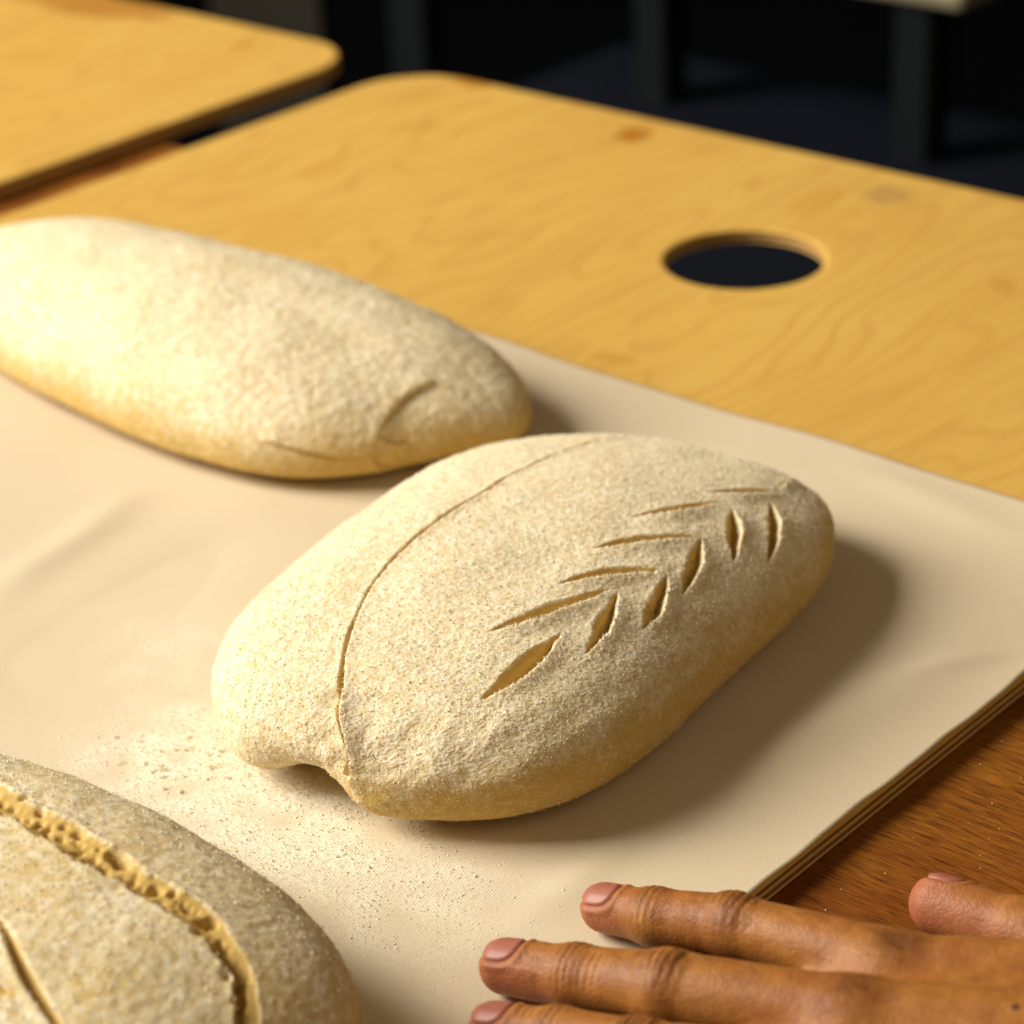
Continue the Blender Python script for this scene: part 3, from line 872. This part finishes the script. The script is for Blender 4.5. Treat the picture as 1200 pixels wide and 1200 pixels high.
disp = np.zeros(len(HV)); ruddy = np.zeros(len(HV)); pink = np.zeros(len(HV)); mole = np.zeros(len(HV))
NAILS = {}
for f, j in FINGERS.items():
    for q, (k, L, Wd, amp) in enumerate(((1, .0042, .0062, .00038), (2, .0085, .0080, .00070))):
        al, sd, do = frame(j[k + 1][0], j[k - 1][0])
        d = HV - j[k][0]
        l = d @ al; t_ = d @ sd; dz = HN @ do
        near_ = (np.abs(l) < .02) & (np.linalg.norm(d, axis=1) < .022)
        m = smooth(dz, .05, .55) * near_
        if q == 0:
            wv = np.cos(2 * np.pi * (l + .0006 * noise(HV, 220, 3)) / .0019)
            disp += -amp * (wv * .5 + .5) * np.exp(-(l / .0030) ** 2) * m
        else:
            arc = np.abs(l + .0004) + 14 * t_ ** 2 + .0011 * noise(HV, 210, 5)
            wv = np.cos(2 * np.pi * arc / (.0016 + .10 * np.abs(l)))
            disp += -amp * .8 * (.5 + .5 * wv) * (0.6 + noise(HV, 300, 4)) * np.exp(-(l / .0068) ** 2 - (t_ / .0068) ** 2) * m
            ro = np.sqrt((l / L) ** 2 + (t_ / Wd) ** 2) + .12 * noise(HV, 330, 5)
            disp += -.00030 * np.exp(-((ro - .72) / .11) ** 2) * (.55 + .45 * np.sign(t_)) * m
            fold = np.exp(-((np.abs(l + .0012) - .0030 - .12 * t_ ** 2 / Wd) / .00045) ** 2) * np.exp(-(t_ / .0048) ** 2)
            disp += -.00022 * fold * m
        ruddy = np.maximum(ruddy, (.9 if q else .5) * np.exp(-(l / (L * .75)) ** 2 - (t_ / (Wd * .75)) ** 2) * m * (0.75 + .9 * noise(HV, 260, 6)))
    # knuckle at the back of the hand: a soft dark crumpled patch
    al, sd, do = frame(META[f], j[3][0]); d = HV - j[3][0] + al * .002
    l = d @ al; t_ = d @ sd; m = smooth(HN @ do, .2, .8)
    g = np.exp(-(l / .0065) ** 2 - (t_ / .0050) ** 2) * m
    disp += -.00035 * g * (1 + 1.2 * noise(HV, 420, 8)) - .0005 * g
    ruddy = np.maximum(ruddy, .85 * g * (1 + noise(HV, 240, 9)))
    # nail bed
    al, sd, do = frame(j[1][0], j[0][0], -.12 if f == 'index' else 0.05)
    NAILS[f] = (j[0][0], al, sd, do, j[0][1], (.0060 if f != 'little' else .0048))
al, sd, do = frame(THUMB[1][0], THUMB[0][0], 0.85)
NAILS['thumb'] = (THUMB[0][0], al, sd, do, THUMB[0][1], .0062)
for f, (c0, al, sd, do, r, hl) in NAILS.items():
    d = HV - c0; l = d @ al; ang = np.arctan2(d @ sd, d @ do); t_ = ang * r
    hw = r * 0.92
    q = (np.abs((l - .0002) / hl) ** 2.8 + np.abs(t_ / hw) ** 2.8) ** (1 / 2.8)
    near_ = np.linalg.norm(d, axis=1) < .016
    edge = (q - 1) * min(hl, hw)
    front = smooth(l, .002, .005)
    disp += near_ * (-.00040 * (1 - smooth(q, .88, 1.03)) + (.00042 * np.exp(-((edge - .0009) / .0008) ** 2)) * (1 - .8 * front))
    pink = np.maximum(pink, near_ * (1 - smooth(l, -.013, .002)) * 0 + near_ * smooth(l, -.014, .002) * .8)
    if f == 'thumb': pink = np.maximum(pink, np.exp(-(np.linalg.norm(d, axis=1) / .022) ** 2) * .9 * smooth(-(HN @ do), -.75, .2))
disp += .00012 * noise(HV, 140, 12) + .00035 * noise(HV, 45, 13)
# creases over the back of the hand and web lines
disp += -.00010 * smooth(noise(HV * [1, .45, 1], 420, 15), .12, .4) * smooth(HN[:, 2], .1, .6)
mp = at(1190, 1181, .034)
kk = np.argmin(((project(HV) - [1190, 1181]) ** 2).sum(1) + 1e6 * (HN @ (CPOS - mp) < 0))
mole = 1 - smooth(np.linalg.norm(HV - HV[kk], axis=1), .0005, .0011)
HV2 = HV + HN * disp[:, None]
flo = np.where(HV2[:, 1] > .2835, .0012, -.0060)
HV2[:, 2] = np.maximum(HV2[:, 2], flo)
person = empty('person', (0, 0, 0))
tag(person, 'left hand resting palm down with spread fingers over the cloth edge', 'hand')
hand = link_mesh('hand', HV2, HQ, M_SKIN, person, attrs={'ruddy': ruddy, 'pink': pink, 'mole': mole})
for f, (c0, al, sd, do, r, hl) in NAILS.items():
    n = 29; u = np.linspace(-1, 1, n); U, Wv = np.meshgrid(u, u, indexing='ij')
    # square to rounded outline
    k = np.maximum(np.abs(U), np.abs(Wv)) / np.maximum((np.abs(U) ** 2.9 + np.abs(Wv) ** 2.9) ** (1 / 2.9), 1e-6)
    Ul, Wl = U * k, Wv * k
    l = (Ul * hl * .99 + .0002 + .0004).ravel(); th = (Wl * .92 * .97).ravel()
    P = c0 + np.outer(l, al) + r * 1.15 * (np.outer(np.sin(th), sd) + np.outer(np.cos(th), do))
    for _ in range(4):
        g = sdf_grad(P, hand_sdf); P = P - g * hand_sdf(P)[:, None]
    g = sdf_grad(P, hand_sdf)
    rr = np.maximum(np.abs(U), np.abs(Wv)).ravel()
    P = P + g * (.00022 - .0007 * smooth(rr, .86, 1.0))[:, None] + np.outer(.0002 * smooth(l, .003, .006), do)
    idx = np.arange(n * n).reshape(n, n)
    Fq = np.stack([idx[:-1, :-1], idx[1:, :-1], idx[1:, 1:], idx[:-1, 1:]], -1).reshape(-1, 4)
    e = smooth(l / hl, .80, 1.0) * .9
    link_mesh('fingernail', P, Fq, M_NAIL, hand, attrs={'edge': e})
